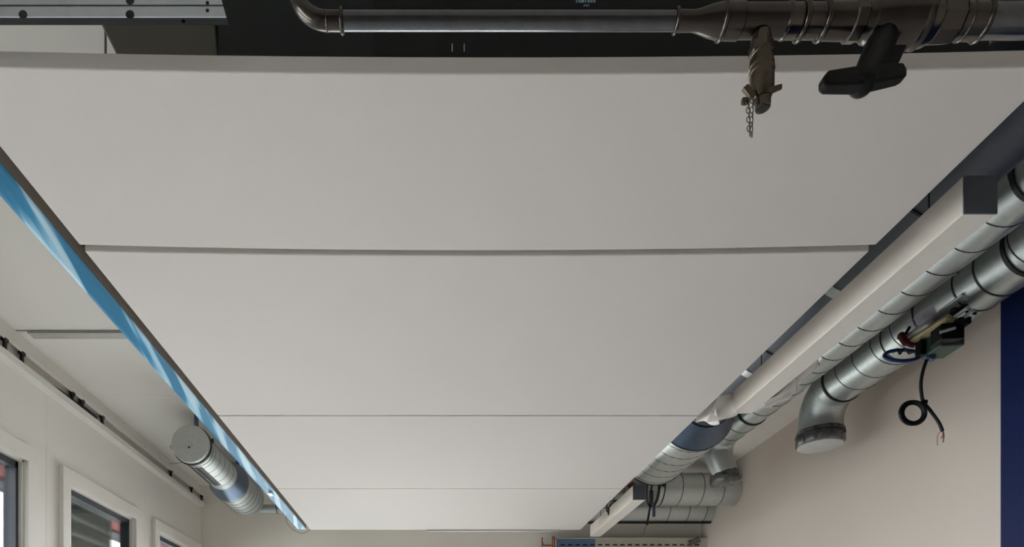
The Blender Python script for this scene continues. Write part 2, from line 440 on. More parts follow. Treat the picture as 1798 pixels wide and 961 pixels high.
# ------------------------------------------------------------------ linear lamps
def lamp(y0, y1, x0, x1, z0, z1, lab, grp, side='lampw', bottom='diff'):
    t = thing('linear_lamp', lab, 'lamp', ((x0 + x1) / 2, (y0 + y1) / 2, E + z0), grp)
    link('housing', B(x0, x1, y0 + 0.004, y1 - 0.004, z0 + 0.004, z1), side, t, bevel=0.0015)
    link('end_cap', B(x0, x1, y0, y0 + 0.004, z0, z1), 'lampcap', t)
    link('end_cap', B(x0, x1, y1 - 0.004, y1, z0, z1), 'lampcap', t)
    if bottom: link('diffuser', B(x0 + 0.001, x1 - 0.001, y0 + 0.004, y1 - 0.004, z0, z0 + 0.004), bottom, t)
    for y in (y0 + (0.18 if y0 < 4 else 0.36), y1 - 0.18):
        link('hanger_wire', tube(bmesh.new(), [((x0 + x1) / 2, y, E + z1), ((x0 + x1) / 2, y, E + ZC)], 0.0025, 6), 'rubber', t)
    return t
LX0, LX1 = 1.503, 1.597
lamp(1.735, 3.06, LX0, LX1, 1.3, 1.407, 'white linear lamp with grey end cap nearest the right wall ducts', 'linear lamps right of the panels')
lamp(4.55, 5.757, LX0, LX1, 1.3, 1.405, 'white linear lamp at the far end below the crosswise ducts', 'linear lamps right of the panels')
bl = lamp(0.9, 5.47, -1.160, -1.085, 1.302, 1.40, 'long linear lamp under glossy blue protective film beside the panels', None, side='lampdark', bottom=None)
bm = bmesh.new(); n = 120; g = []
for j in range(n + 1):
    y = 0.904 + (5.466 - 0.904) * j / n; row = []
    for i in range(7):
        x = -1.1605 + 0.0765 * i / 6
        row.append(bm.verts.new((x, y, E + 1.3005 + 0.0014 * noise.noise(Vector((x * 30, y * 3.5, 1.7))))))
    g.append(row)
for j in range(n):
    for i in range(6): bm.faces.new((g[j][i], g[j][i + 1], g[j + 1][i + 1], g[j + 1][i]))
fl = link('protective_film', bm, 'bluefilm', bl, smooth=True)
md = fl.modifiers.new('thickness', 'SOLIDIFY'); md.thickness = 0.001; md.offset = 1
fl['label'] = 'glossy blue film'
link('film_tag', B(-1.14, -1.11, 4.35, 4.42, 1.288, 1.2895), 'whitep', bl)
# loose wire at the end of the blue lamp
t = tag(link('loose_wire', tube(bmesh.new(), smoothpath([P(502, 905, 5.46), P(504, 918, 5.46), P(515, 931, 5.46), P(532, 937, 5.46), P(546, 929, 5.47), P(549, 918, 5.48)]), 0.0022, 6), 'lampdark'),
        'thin loose wire loop hanging from the end of the blue lamp', 'wire')

# crumpled white film at the far end of the first lamp
t = thing('film_wrap', 'crumpled white plastic film hanging off the end of the near lamp', 'plastic film', P(1275, 725, 3.06))
film_sheet('film_flap', [P(1256, 693, 3.05), P(1294, 685, 3.05), P(1294, 728, 3.05), P(1240, 742, 3.08)], 22, 18, 0.030, 2, 'film', t, sag=0.018, freq=11)
film_sheet('film_flap', [P(1222, 724, 3.16), P(1262, 690, 3.07), P(1262, 741, 3.07), P(1224, 742, 3.16)], 18, 14, 0.024, 5, 'film', t, freq=13)
t = thing('film_strip', 'crumpled white plastic strip under the thinner spiral duct', 'plastic film', P(1380, 700, 3.5))
film_sheet('film_fold', [P(1338, 700, 3.24), P(1432, 628, 3.2), P(1440, 642, 3.42), P(1352, 718, 3.42)], 26, 8, 0.018, 8, 'film', t)
film_sheet('film_fold', [P(1345, 704, 3.2), P(1404, 662, 3.2), P(1402, 690, 3.36), P(1346, 716, 3.36)], 16, 8, 0.022, 11, 'film', t)

# ------------------------------------------------------------------ ducts on the right
def strap(bm, x, z, r, y, top=ZC, w=0.025):
    box(bm, x - w / 2, x + w / 2, y - 0.002, y + 0.002, z + r, top)

# main duct with damper and down-turned elbow
MX, MZ, MR, ME = 2.52, 1.80, 0.125, 3.76
t = thing('ventilation_duct', 'wide spiral steel duct along the right wall ending in a down-turned elbow', 'duct', (MX, 2.6, E + MZ - MR))
C0 = Vector((MX, 0.6, E + MZ))
link('pipe', lathe(bmesh.new(), C0, AY, [(0, MR), (ME - 0.6, MR)], 64), 'galv', t, smooth=True, auto=40)
link('spiral_seam', helix(bmesh.new(), Vector((MX, 3.02, E + MZ)), AY, ME - 3.06, MR, 0.145, rot=1.2), 'seam', t, smooth=True)
link('spiral_seam', helix(bmesh.new(), C0, AY, 2.0, MR, 0.145), 'seam', t, smooth=True)
for y, w, h in ((2.58, 0.016, 0.006), (ME, 0.014, 0.006)):
    link('gasket', ring(bmesh.new(), (MX, y, E + MZ), AY, MR, w, h), 'rubber', t, smooth=True, auto=40)
for y in (2.72, 2.83, 3.06, 3.28):
    link('rib', ring(bmesh.new(), (MX, y, E + MZ), AY, MR, 0.007, 0.003), 'seam', t, smooth=True, auto=40)
R = 0.19
path = [Vector((MX, ME, E + MZ))] + [Vector((MX, ME + 0.03 + R * math.sin(a), E + MZ - R * (1 - math.cos(a)))) for a in [PI / 2 * k / 12 for k in range(13)]] + [Vector((MX, ME + 0.03 + R, E + MZ - R - 0.06))]
elb = link('elbow', tube(bmesh.new(), path, MR + 0.002, 64), 'galv', t, smooth=True, auto=50)
for y, an in ((0, 0.35), (0, 0.75), (0, 1.15)):
    c = Vector((MX, ME + 0.03 + R * math.sin(an), E + MZ - R * (1 - math.cos(an))))
    link('elbow_seam', ring(bmesh.new(), c, (0, math.cos(an), -math.sin(an)), MR + 0.001, 0.004, 0.002), 'galv', elb, smooth=True, auto=40)
fc = Vector((MX, ME + 0.03 + R, E + MZ - R - 0.03))
cap = link('foil_cover', lathe(bmesh.new(), fc, (0, 0, -1), [(0, MR + 0.006), (0.01, MR + 0.012), (0.03, MR + 0.008), (0.05, MR + 0.014), (0.085, MR + 0.012), (0.097, MR)], 72, jit=0.007), 'foil', t, smooth=True, auto=50)
link('lid', lathe(bmesh.new(), fc + Vector((0, 0, -0.094)), (0, 0, -1), [(0, MR + 0.004), (0.006, MR + 0.004), (0.008, MR)], 64), 'cap', cap, smooth=True, auto=40)
link('tie_wire', ring(bmesh.new(), fc + Vector((0, 0, -0.03)), AZ, MR + 0.011, 0.006, 0.004), 'rubber', cap, smooth=True)
for y in (1.4, 3.6): 
    b_ = bmesh.new(); strap(b_, MX, MZ, MR, y); link('hanger_strap', b_, 'galv', t)
for px, py in ((1676, 494), (1729, 524)):
    d = 2.85; q = P(px, py, d)
    dv = Vector((q.x - MX, 0, q.z - E - MZ)); dv.normalize()
    c = Vector((MX, 2.80, E + MZ)) + dv * MR
    link('rivet', lathe(bmesh.new(), c - dv * 0.002, dv, [(0, 0.006), (0.006, 0.005)], 10), 'rubber', t)
# support clip between the two ducts
link('clip_bracket', obox(bmesh.new(), (MX - 0.098, 2.57, E + MZ + 0.082), AY, (1, 0, 0.6), (-0.6, 0, 1), 0.06, 0.012, 0.004), 'zinc', t, bevel=0.001)
# sticker on the duct
bm = bmesh.new(); uvl = None; g = []
for j in range(2):
    y = 2.94 + 0.17 * j
    g.append([bm.verts.new((MX + math.cos(a) * (MR + 0.0015), y, E + MZ + math.sin(a) * (MR + 0.0015))) for a in [-2.92 + 0.10 * k for k in range(9)]])
uv = bm.loops.layers.uv.new('uv')
for k in range(8):
    f = bm.faces.new((g[0][k], g[0][k + 1], g[1][k + 1], g[1][k]))
    for lp, (u, v) in zip(f.loops, ((k / 8, 0), ((k + 1) / 8, 0), ((k + 1) / 8, 1), (k / 8, 1))): lp[uv].uv = (u, v)
stk = link('type_sticker', bm, 'sticker', t, smooth=True); stk['label'] = 'pale printed type sticker'

# damper actuator below the main duct
a_ = thing('damper_actuator', 'green and black damper actuator with ivory lever clamped under the wide duct', 'actuator', P(1660, 632, 2.95))
d = 2.93
ax = (Vector((MX, 3.3, 0)) - Vector((MX, 2.8, 0))).normalized()
bm = bmesh.new()
A0 = P(1640, 622, 2.95)
bd = link('housing', obox(bmesh.new(), P(1654, 604, 2.92), (0.12, 1, 0.05), (1, -0.12, 0), AZ, 0.070, 0.052, 0.042), 'green', a_, bevel=0.006)
link('top_cover', obox(bmesh.new(), P(1663, 588, 2.84), (0.12, 1, 0.05), (1, -0.12, 0), AZ, 0.040, 0.047, 0.036), 'plastic', a_, bevel=0.005)
link('terminal_block', obox(bmesh.new(), P(1684, 570, 2.82), (0.12, 1, 0.05), (1, -0.12, 0), AZ, 0.04, 0.026, 0.016), 'plastic', a_, bevel=0.004)
link('nameplate', obox(bmesh.new(), P(1664, 580, 2.79), (1, -0.12, 0.25), (0.12, 1, 0), AZ, 0.034, 0.002, 0.006), 'whitep', a_)
link('bracket_plate', obox(bmesh.new(), P(1652, 566, 2.93), (-0.05, 1, 0.02), (1, 0.05, 0.2), AZ, 0.13, 0.012, 0.012), 'plastic', a_, bevel=0.003)
lv = link('lever', obox(bmesh.new(), P(1636, 583, 2.93), (-0.05, 1, 0.03), (1, 0.05, -0.5), (0.5, 0, 1), 0.115, 0.034, 0.014), 'ivory', a_, bevel=0.008)
link('lever_cap', obox(bmesh.new(), P(1616, 583, 2.99), (-0.05, 1, 0.03), (1, 0.05, -0.5), (0.5, 0, 1), 0.075, 0.026, 0.020), 'whitep', a_, bevel=0.012)
for k, (p0, p1) in enumerate((((1671, 560), (1700, 540)), ((1682, 566), (1709, 545)))):
    link('bracket_pin', tube(bmesh.new(), [P(*p0, 2.84), P(*p1, 2.72)], 0.0085, 12), 'zinc', a_, smooth=True, auto=40)
link('bracket_arm', tube(bmesh.new(), [P(1696, 547, 2.8), P(1714, 551, 2.77)], 0.006, 8), 'rubber', a_)
link('clamp_block', obox(bmesh.new(), P(1676, 536, 2.86), (0.05, 1, 0.02), (1, -0.05, -0.6), (0.6, 0, 1), 0.07, 0.024, 0.006), 'zinc', a_, bevel=0.003)
link('clamp_bolt', lathe(bmesh.new(), P(1674, 545, 2.83), (-0.3, -0.6, -0.3), [(0, 0.012), (0.02, 0.012), (0.022, 0.008)], 12), 'rubber', a_)
for p0, p1, r in (((1582, 588), (1592, 604), 0.016), ((1592, 602), (1606, 607), 0.012), ((1578, 592), (1600, 606), 0.010)):
    link('red_grip', tube(bmesh.new(), smoothpath([P(*p0, 3.05), P((p0[0] + p1[0]) / 2, (p0[1] + p1[1]) / 2 + 1, 3.03), P(*p1, 3.02)]), r, 10), 'darkred', a_, smooth=True)
link('grip_arm', tube(bmesh.new(), [P(1588, 590, 3.04), P(1597, 575, 3.06)], 0.007, 8), 'plastic', a_)
link('wire_tangle', tube(bmesh.new(), smoothpath([P(1568, 620, 3.03), P(1576, 613, 3.02), P(1580, 622, 3.02), P(1588, 612, 3.02), P(1596, 621, 3.02), P(1604, 618, 3.0), P(1616, 614, 2.98)]), 0.004, 6), 'rubber', a_)
link('cable_clamp', obox(bmesh.new(), P(1622, 612, 2.97), AY, AX, AZ, 0.02, 0.028, 0.036), 'plastic', a_, bevel=0.004)
link('cable_gland', lathe(bmesh.new(), P(1632, 624, 2.96), (0.3, -0.3, -1), [(0, 0.026), (0.016, 0.026), (0.022, 0.014), (0.032, 0.012)], 16), 'galv_d', a_, smooth=True, auto=40)
bc = [P(1584 + 31 * math.cos(2 * PI * k / 30), 624.5 + 9.5 * math.sin(2 * PI * k / 30), 3.0 - 0.03 * math.sin(2 * PI * k / 30)) for k in range(30)]
bl_ = link('blue_cable', tube(bmesh.new(), bc, 0.0085, 8, close=True), 'bluec', a_, smooth=True)
bl_['label'] = 'blue cable loop'
# the black power cable hanging with a coil
cc = thing('power_cable', 'black coiled cable hanging from the damper actuator in front of the wall', 'cable', P(1602, 750, 2.96))
link('cable', tube(bmesh.new(), smoothpath([P(1628, 630, 2.96), P(1621, 650, 2.96), P(1617, 672, 2.96), P(1618, 692, 2.96), P(1622, 707, 2.96), P(1634, 722, 2.96), P(1648, 742, 2.96), P(1655, 758, 2.96)]), 0.0075, 10), 'rubber', cc, smooth=True)
for k in range(7):
    rr = (20.5, 17.0, 20.0, 18.5, 16.5, 20.5, 18.0)[k]
    ring_ = [P(1602 + (rr + 1.5) * math.cos(2 * PI * j / 32) + 0.3 * k, 725.5 + rr * math.sin(2 * PI * j / 32), 2.935 + 0.008 * k) for j in range(32)]
    link('coil_turn', tube(bmesh.new(), ring_, 0.0068, 8, close=True), 'rubber', cc, smooth=True)
link('cable_tie', obox(bmesh.new(), P(1622, 707, 2.955), AX, AY, AZ, 0.010, 0.012, 0.008), 'rubber', cc)
for e in ((1656, 777), (1653, 770), (1646, 783)):
    link('bare_wire', tube(bmesh.new(), smoothpath([P(1655, 756, 2.96), P((1655 + e[0]) / 2 + (2 if e[0] > 1650 else -4), 764, 2.96), P(*e, 2.96)]), 0.0022 if e[0] > 1650 else 0.0012, 6), 'pink', cc)

# thinner duct between lamp and main duct
SX, SZ, SR, SE = 2.205, 1.811, 0.100, 4.58
t = thing('ventilation_duct', 'thinner spiral steel duct between the lamp and the wide duct, ending in a foil-wrapped elbow', 'duct', (SX, 3, E + SZ - SR))
link('pipe', lathe(bmesh.new(), (SX, 0.6, E + SZ), AY, [(0, SR), (SE - 0.6, SR)], 56), 'galv', t, smooth=True, auto=40)
link('spiral_seam', helix(bmesh.new(), (SX, 0.62, E + SZ), AY, SE - 0.66, SR, 0.142, rot=0.4), 'seam', t, smooth=True)
for y in (2.23, 4.20):
    link('gasket', ring(bmesh.new(), (SX, y, E + SZ), AY, SR, 0.016, 0.006), 'rubber', t, smooth=True, auto=40)
R2 = 0.13
path = [Vector((SX, SE - 0.02, E + SZ))] + [Vector((SX, SE + R2 * math.sin(a), E + SZ - R2 * (1 - math.cos(a)))) for a in [PI / 2 * k / 10 for k in range(11)]]
path += [path[-1] + Vector((0.05, 0.02, -0.10)), path[-1] + Vector((0.075, 0.03, -0.17))]
bm = tube(bmesh.new(), path, [SR] * 9 + [SR] * 3 + [SR * 0.93, SR * 0.95], 48)
for v in bm.verts: v.co += Vector((noise.noise(v.co * 26), noise.noise(v.co * 26 + Vector((9, 0, 0))), 0)) * 0.006
link('elbow', bm, 'galv', t, smooth=True, auto=60)
e = path[-1]
link('foil_cover', lathe(bmesh.new(), e + Vector((-0.008, 0, 0.055)), (0.12, 0.03, -1), [(0, SR), (0.015, SR + 0.010), (0.05, SR + 0.012), (0.085, SR + 0.010), (0.095, SR - 0.004)], 64, jit=0.007), 'foil', t, smooth=True, auto=50)
for y in (1.3, 3.9):
    b_ = bmesh.new(); strap(b_, SX, SZ, SR, y); link('hanger_strap', b_, 'galv', t)

# large duct with reducer above the lamp
BX, BZ, BR, NR = 1.75, 1.732, 0.250, 0.160
t = thing('ventilation_duct', 'large spiral duct widening through a dark reducer beside the panel edge', 'duct', (BX, 3, E + BZ - BR))
link('pipe', lathe(bmesh.new(), (BX, 0.9, E + BZ), AY, [(0, NR), (3.0, NR)], 56), 'galv_n', t, smooth=True, auto=40)
link('reducer', lathe(bmesh.new(), (BX, 3.88, E + BZ), AY, [(0, NR + 0.002), (0.02, NR + 0.003), (0.16, BR), (0.18, BR + 0.002)], 72), 'galv_d', t, smooth=True, auto=50)
link('wide_pipe', lathe(bmesh.new(), (BX, 4.05, E + BZ), AY, [(0, BR), (0.74, BR)], 72), 'galv', t, smooth=True, auto=40)
link('spiral_seam', helix(bmesh.new(), (BX, 4.07, E + BZ), AY, 0.70, BR, 0.13, rot=0.8), 'seam', t, smooth=True)
for y, r in ((4.055, BR), (4.785, BR), (3.89, NR + 0.002)):
    link('gasket', ring(bmesh.new(), (BX, y, E + BZ), AY, r, 0.010, 0.004, 60), 'rubber', t, smooth=True, auto=40)
for y in (2.56, 3.25):
    link('sleeve', ring(bmesh.new(), (BX, y, E + BZ), AY, NR, 0.05, 0.003, 56), 'galv', t, smooth=True, auto=40)
for y in (2.12, 3.04):
    link('hanger_ring', ring(bmesh.new(), (BX, y, E + BZ), AY, NR, 0.008, 0.005, 56), 'rubber', t, smooth=True, auto=40)
    b_ = bmesh.new(); strap(b_, BX, BZ, NR, y); link('hanger_strap', b_, 'rubber', t)

# crosswise ducts at the far end
t = thing('crosswise_duct', 'short crosswise spiral duct entering the right wall, with black gasket', 'duct', (2.4, 5.79, E + 1.598))
x0 = (1146 - VX) / F * 5.79; z = 1.748
link('pipe', lathe(bmesh.new(), (x0, 5.79, E + z), AX, [(0, 0.15), (XR - x0, 0.15)], 56), 'galv', t, smooth=True, auto=40)
link('gasket', ring(bmesh.new(), (x0 + 0.006, 5.79, E + z), AX, 0.145, 0.02, 0.014), 'rubber', t, smooth=True, auto=40)
for px in (1190, 1227, 1262):
    link('seam', ring(bmesh.new(), ((px - VX) / F * 5.75, 5.79, E + z), (1, 0.06, 0), 0.15, 0.006, 0.002), 'seam', t, smooth=True, auto=40)
link('clamp_ring', ring(bmesh.new(), ((1160 - VX) / F * 5.75, 5.79, E + z), AX, 0.15, 0.010, 0.004), 'rubber', t, smooth=True, auto=40)
link('clamp_screw', obox(bmesh.new(), P(1165, 852, 5.64), AX, AY, AZ, 0.02, 0.012, 0.014), 'rubber', t)
link('hanger_strap', B(2.2, 2.23, 5.788, 5.792, z + 0.148, ZC), 'galv', t)
link('drain_stub', tube(bmesh.new(), [P(1148, 884, 5.76), P(1148, 908, 5.76)], 0.014, 10), 'galv_d', t, smooth=True, auto=40)
t = thing('crosswise_duct', 'long crosswise duct against the end wall below the shorter one', 'duct', (1.9, 6.3, E + 1.55))
z = 1.712
link('pipe', lathe(bmesh.new(), (1.2, 6.3, E + z), AX, [(0, 0.148), (XR - 1.2, 0.148)], 56), 'galv', t, smooth=True, auto=40)
for px in (1170, 1204, 1234):
    link('seam', ring(bmesh.new(), ((px - VX) / F * 6.25, 6.3, E + z), (1, 0.06, 0), 0.148, 0.006, 0.002), 'seam', t, smooth=True, auto=40)
link('hanger_strap', B(2.4, 2.43, 6.298, 6.302, z + 0.146, ZC), 'galv', t)
link('shelf_angle', B(1.55, XR, 6.26, 6.30, z - 0.156, z - 0.149), 'rubber', t)
# cables by the second lamp
t = thing('hanging_cable', 'short black cable hanging beside the end cap of the far lamp', 'cable', P(1138, 925, 5.6))
link('cable', tube(bmesh.new(), smoothpath([P(1149, 846, 5.67), P(1143.5, 858, 5.63), P(1143, 880, 5.63), P(1140, 900, 5.63), P(1136, 922, 5.63)]), 0.010, 8), 'rubber', t, smooth=True)
link('plug', tube(bmesh.new(), [P(1143.5, 862, 5.61), P(1143.5, 884, 5.61)], 0.018, 10), 'rubber', t, smooth=True, auto=40)
link('thin_end', tube(bmesh.new(), smoothpath([P(1136, 920, 5.63), P(1132, 930, 5.63), P(1131, 941, 5.63)]), 0.003, 6), 'lampdark', t)
t = thing('cable_bundle', 'tangled thin cables with a red clip in the gap before the far lamp', 'cable', P(1080, 880, 5.2))
for k, pts in enumerate((((1068, 905), (1070, 890), (1078, 882), (1092, 876), (1104, 866)), ((1062, 892), (1075, 892), (1088, 884), (1100, 872), (1108, 862)),
                         ((1066, 900), (1066, 886), (1074, 880), (1086, 878), (1096, 870), (1112, 860)), ((1070, 888), (1082, 890), (1090, 878)))):
    link('cable', tube(bmesh.new(), smoothpath([P(x, y, 5.15 + 0.02 * k) for x, y in pts]), 0.0055, 8), 'seam' if k % 2 else 'rubber', t, smooth=True)
link('red_clip', obox(bmesh.new(), P(1107, 853, 5.1), (1, 0, 0.7), AY, (-0.7, 0, 1), 0.03, 0.01, 0.014), 'darkred', t)
link('support_wire', tube(bmesh.new(), [P(1078, 880, 5.17), P(1078, 880, 5.17) + Vector((0, 0, 0.5))], 0.003, 6), 'rubber', t)

# perforated tray on the end wall and copper tubes
t = thing('perforated_tray', 'perforated steel tray with blue film on the end wall', 'cable tray', P(1100, 961, 6.4))
DT = 6.35; tx0, tx1 = (977 - VX) / F * DT, XR; tz = (VY - 945) / F * DT
link('tray_body', B(tx0, tx1, DT, DF, tz - 0.15, tz), 'tray', t, bevel=0.003)
link('top_edge', B(tx0, tx1, DT - 0.004, DT, tz - 0.009, tz + 0.002), 'trimgrey', t)
link('blue_film', B(tx0, (1045 - VX) / F * DT, DT - 0.0015, DT, tz - 0.15, tz - 0.01), 'bluefilmtray', t)
for k in range(20):
    px = 984 + 13.1 * k
    if px > 1222: break
    link('slot', B((px - VX) / F * DT, (px + 8 - VX) / F * DT, DT - 0.002, DT, (VY - 958.4) / F * DT, (VY - 956.0) / F * DT), 'rubber', t)
link('film_flap', obox(bmesh.new(), P(1219, 951, 6.33), (1, 0, 0.45), (-0.45, 0, 1), AY, 0.06, 0.03, 0.002), 'foil', t)
t = thing('copper_tubes', 'thin bent copper tubes beside the perforated tray', 'pipe', P(965, 961, 6.4))
for pts in (((952, 961), (952, 948), (952, 944)), ((952, 950), (954, 957), (960, 958), (971, 958)), ((970, 975), (970, 948), (971, 943), (973, 947), (973, 975)), ((975, 975), (975, 949), (976, 945))):
    link('tube', tube(bmesh.new(), smoothpath([P(x, y, 6.42) for x, y in pts]), 0.006, 8), 'copper', t, smooth=True)
link('wall_clip', B((948 - VX) / F * 6.42, (979 - VX) / F * 6.42, 6.41, DF, (VY - 972) / F * 6.42, (VY - 966) / F * 6.42), 'zinc', t)

# ------------------------------------------------------------------ diffuser duct on the left
DX, DZ, DD = -1.78, 1.734, 4.6
t = thing('air_diffuser', 'round slotted air diffuser duct with grey end cap near the windows', 'air diffuser', (DX, 5.2, E + DZ - 0.14))
c0 = Vector((DX, DD, E + DZ))
cp = link('end_cap', lathe(bmesh.new(), c0, AY, [(0, 0.13), (0.003, 0.139), (0.04, 0.14)], 72), 'cap', t, smooth=True, auto=30)
link('knob', lathe(bmesh.new(), c0 + Vector((-0.012, 0, -0.005)), (0, -1, 0), [(0, 0.030), (0.003, 0.028)], 24), 'cap', cp, smooth=True, auto=30)
link('screw', lathe(bmesh.new(), c0 + Vector((-0.004, -0.003, -0.03)), (0, -1, 0), [(0, 0.008), (0.004, 0.007)], 12), 'rubber', cp)
link('latch', obox(bmesh.new(), c0 + Vector((-0.142, 0.03, -0.02)), AX, AY, AZ, 0.012, 0.02, 0.014), 'cap', cp, bevel=0.003)
link('gasket', ring(bmesh.new(), c0 + AY * 0.05, AY, 0.134, 0.022, 0.013, 60), 'rubber', t, smooth=True, auto=40)
link('collar', ring(bmesh.new(), c0 + AY * 0.085, AY, 0.131, 0.05, 0.004, 60), 'galv_s', t, smooth=True, auto=40)
link('slotted_pipe', lathe(bmesh.new(), c0 + AY * 0.04, AY, [(0, 0.13), (0.70, 0.13)], 64), 'galv_s', t, smooth=True, auto=40)
link('gasket', ring(bmesh.new(), c0 + AY * 0.12, AY, 0.131, 0.007, 0.003, 60), 'rubber', t, smooth=True, auto=40)
for k, an in enumerate((-128, -119, -110, -96, -87, -78)):
    a = math.radians(an); dv = Vector((math.cos(a), 0, math.sin(a))); tv = Vector((-math.sin(a), 0, math.cos(a)))
    link('slot', obox(bmesh.new(), c0 + dv * 0.1305 + AY * 0.37, AY, tv, dv, 0.22, 0.0078, 0.0022), 'rubber', t)
for k in range(5):
    link('rib', ring(bmesh.new(), c0 + AY * (0.18 + 0.11 * k), AY, 0.128, 0.004, 0.0032, 60), 'seam', t, smooth=True, auto=40)
link('reducer', lathe(bmesh.new(), c0 + AY * 0.72, AY, [(0, 0.132), (0.03, 0.134), (0.16, 0.172), (0.20, 0.174)], 64), 'galv_d', t, smooth=True, auto=50)
link('wide_pipe', lathe(bmesh.new(), c0 + AY * 0.92, AY, [(0, 0.172), (0.52, 0.172), (0.53, 0.16)], 64), 'galv_s', t, smooth=True, auto=50)
link('spiral_seam', helix(bmesh.new(), c0 + AY * 0.93, AY, 0.5, 0.172, 0.09, rot=0.5), 'seam', t, smooth=True)
link('branch_pipe', lathe(bmesh.new(), (DX, 6.2, E + 1.68), AX, [(0, 0.044), (1.3, 0.044)], 32), 'galv_s', t, smooth=True, auto=40)
link('branch_rib', ring(bmesh.new(), (-1.52, 6.2, E + 1.68), AX, 0.044, 0.012, 0.004, 32), 'galv_d', t, smooth=True, auto=40)
link('branch_elbow', lathe(bmesh.new(), (DX, 6.1, E + 1.68), AY, [(0, 0.05), (0.14, 0.05), (0.15, 0.03)], 32), 'galv_s', t, smooth=True, auto=40)
link('hanger_strap', obox(bmesh.new(), (DX + 0.012, DD + 0.10, E + (DZ + 0.13 + ZC) / 2), AX, AY, AZ, 0.016, 0.002, (ZC - DZ - 0.128) / 2), 'galv_d', t)
link('hanger_strap', obox(bmesh.new(), (DX, 5.75, E + (DZ + 0.17 + ZC) / 2), AX, AY, AZ, 0.016, 0.002, (ZC - DZ - 0.168) / 2), 'galv_d', t)
link('stay_wire', tube(bmesh.new(), [P(324, 812, 4.68), P(297, 815, 5.6)], 0.0022, 6), 'lampdark', t)
link('bolt', lathe(bmesh.new(), P(373, 778, 4.75), AZ, [(0, 0.01), (0.03, 0.01)], 8), 'rubber', t)

# ------------------------------------------------------------------ open trunking along the left wall
t = thing('cable_trunking', 'open white cable trunking with black clips along the top of the left wall', 'cable trunking', (XL, 3.5, E + 1.768))
Y0, Y1, TX = 0.3, 6.452, XL + 0.06
link('back_plate', B(XL + 0.001, XL + 0.03, Y0, Y1, 1.774, 1.877), 'grey_in', t)
bm = bmesh.new(); box(bm, XL, TX, Y0, Y1, 1.880, 1.883); box(bm, TX - 0.003, TX, Y0, Y1, 1.862, 1.880)
link('upper_lip', bm, 'white_steel', t)
bm = bmesh.new(); box(bm, XL, TX, Y0, Y1, 1.768, 1.771); box(bm, TX - 0.003, TX, Y0, Y1, 1.771, 1.808)
link('lower_lip', bm, 'white_steel', t)
for px in (12, 42, 130, 147, 182, 302, 338, 356):
    y = TX * F / (px - VX)
    bm = bmesh.new(); box(bm, TX - 0.020, TX - 0.003, y - 0.010, y + 0.010, 1.806, 1.862); box(bm, TX - 0.024, TX + 0.0015, y - 0.018, y + 0.018, 1.852, 1.872)
    link('clip', bm, 'rubber', t, bevel=0.003)
link('cable', tube(bmesh.new(), smoothpath([(XL + 0.042, 3.75, E + 1.80), (XL + 0.042, 4.1, E + 1.83), (XL + 0.042, 4.5, E + 1.80), (XL + 0.042, 5.2, E + 1.79), (XL + 0.042, 6.3, E + 1.80)]), 0.008, 8), 'rubber', t, smooth=True)
link('cable', tube(bmesh.new(), smoothpath([(XL + 0.042, 2.2, E + 1.80), (XL + 0.042, 3.2, E + 1.79), (XL + 0.042, 3.6, E + 1.815), (XL + 0.042, 3.9, E + 1.79)]), 0.006, 8), 'rubber', t, smooth=True)
link('connector', obox(bmesh.new(), (XL + 0.045, 4.28, E + 1.825), AY, AX, AZ, 0.085, 0.012, 0.013), 'rubber', t, bevel=0.004)

# ------------------------------------------------------------------ dark things above the near panel
t = thing('insulated_duct', 'black foam-insulated rectangular duct above the near panel behind the pipe', 'duct', (0.5, 1.8, E + 1.43))
x1 = (655 - VX) / F * 1.5; x0 = (383 - VX) / F * 1.5
link('foam_section', B(x1 + 0.001, 1.36, 1.5, 2.2, 1.43, 1.99), 'black', t)
link('foam_section', B(x0, x1, 1.503, 2.2, 1.43, 1.99), 'black2', t)
for (px, w, h, y) in [(1013 + 5.2 * k, 2.6 + (k * 7 % 3), 8, 0.5) for k in range(7)] + [(1026 + 3.6 * k, 2.2, 2.6, 9.6) for k in range(3)]:
    q = P(px, y, 1.499); s_ = 1.5 / F
    link('print_mark', obox(bmesh.new(), q, AX, AY, (0.2, 0, 1), w * 0.5 * s_, 0.0006, h * 0.5 * s_), 'print', t)
for x in (-0.3, 1.2): link('hanger_rod', tube(bmesh.new(), [(x, 1.9, E + 1.98), (x, 1.9, E + ZC)], 0.005, 6), 'zinc', t)
bm = bmesh.new(); dd, d2 = 1.56, 2.0
pts = [(376, 20), (384, 110), (212, 110), (197, 80), (178, 43), (172, 20)]
fr_ = [bm.verts.new(P(x, y, dd)) for x, y in pts]
bk_ = [bm.verts.new(v.co + Vector((0.0, d2 - dd, 0.0))) for v in fr_]
bm.faces.new(fr_); bm.faces.new(bk_[::-1])
for i in range(6): bm.faces.new((fr_[i], fr_[(i + 1) % 6], bk_[(i + 1) % 6], bk_[i]))
hd = thing('duct_hood', 'brown-grey sheet metal hood with slanted side left of the black duct', 'duct', P(290, 90, 1.7))
link('hood_shell', bm, 'hood', hd, bevel=0.004)
link('hanger_rod', tube(bmesh.new(), [P(290, 30, 1.8), Vector((P(290, 30, 1.8).x, 1.8, E + ZC))], 0.005, 6), 'zinc', hd)

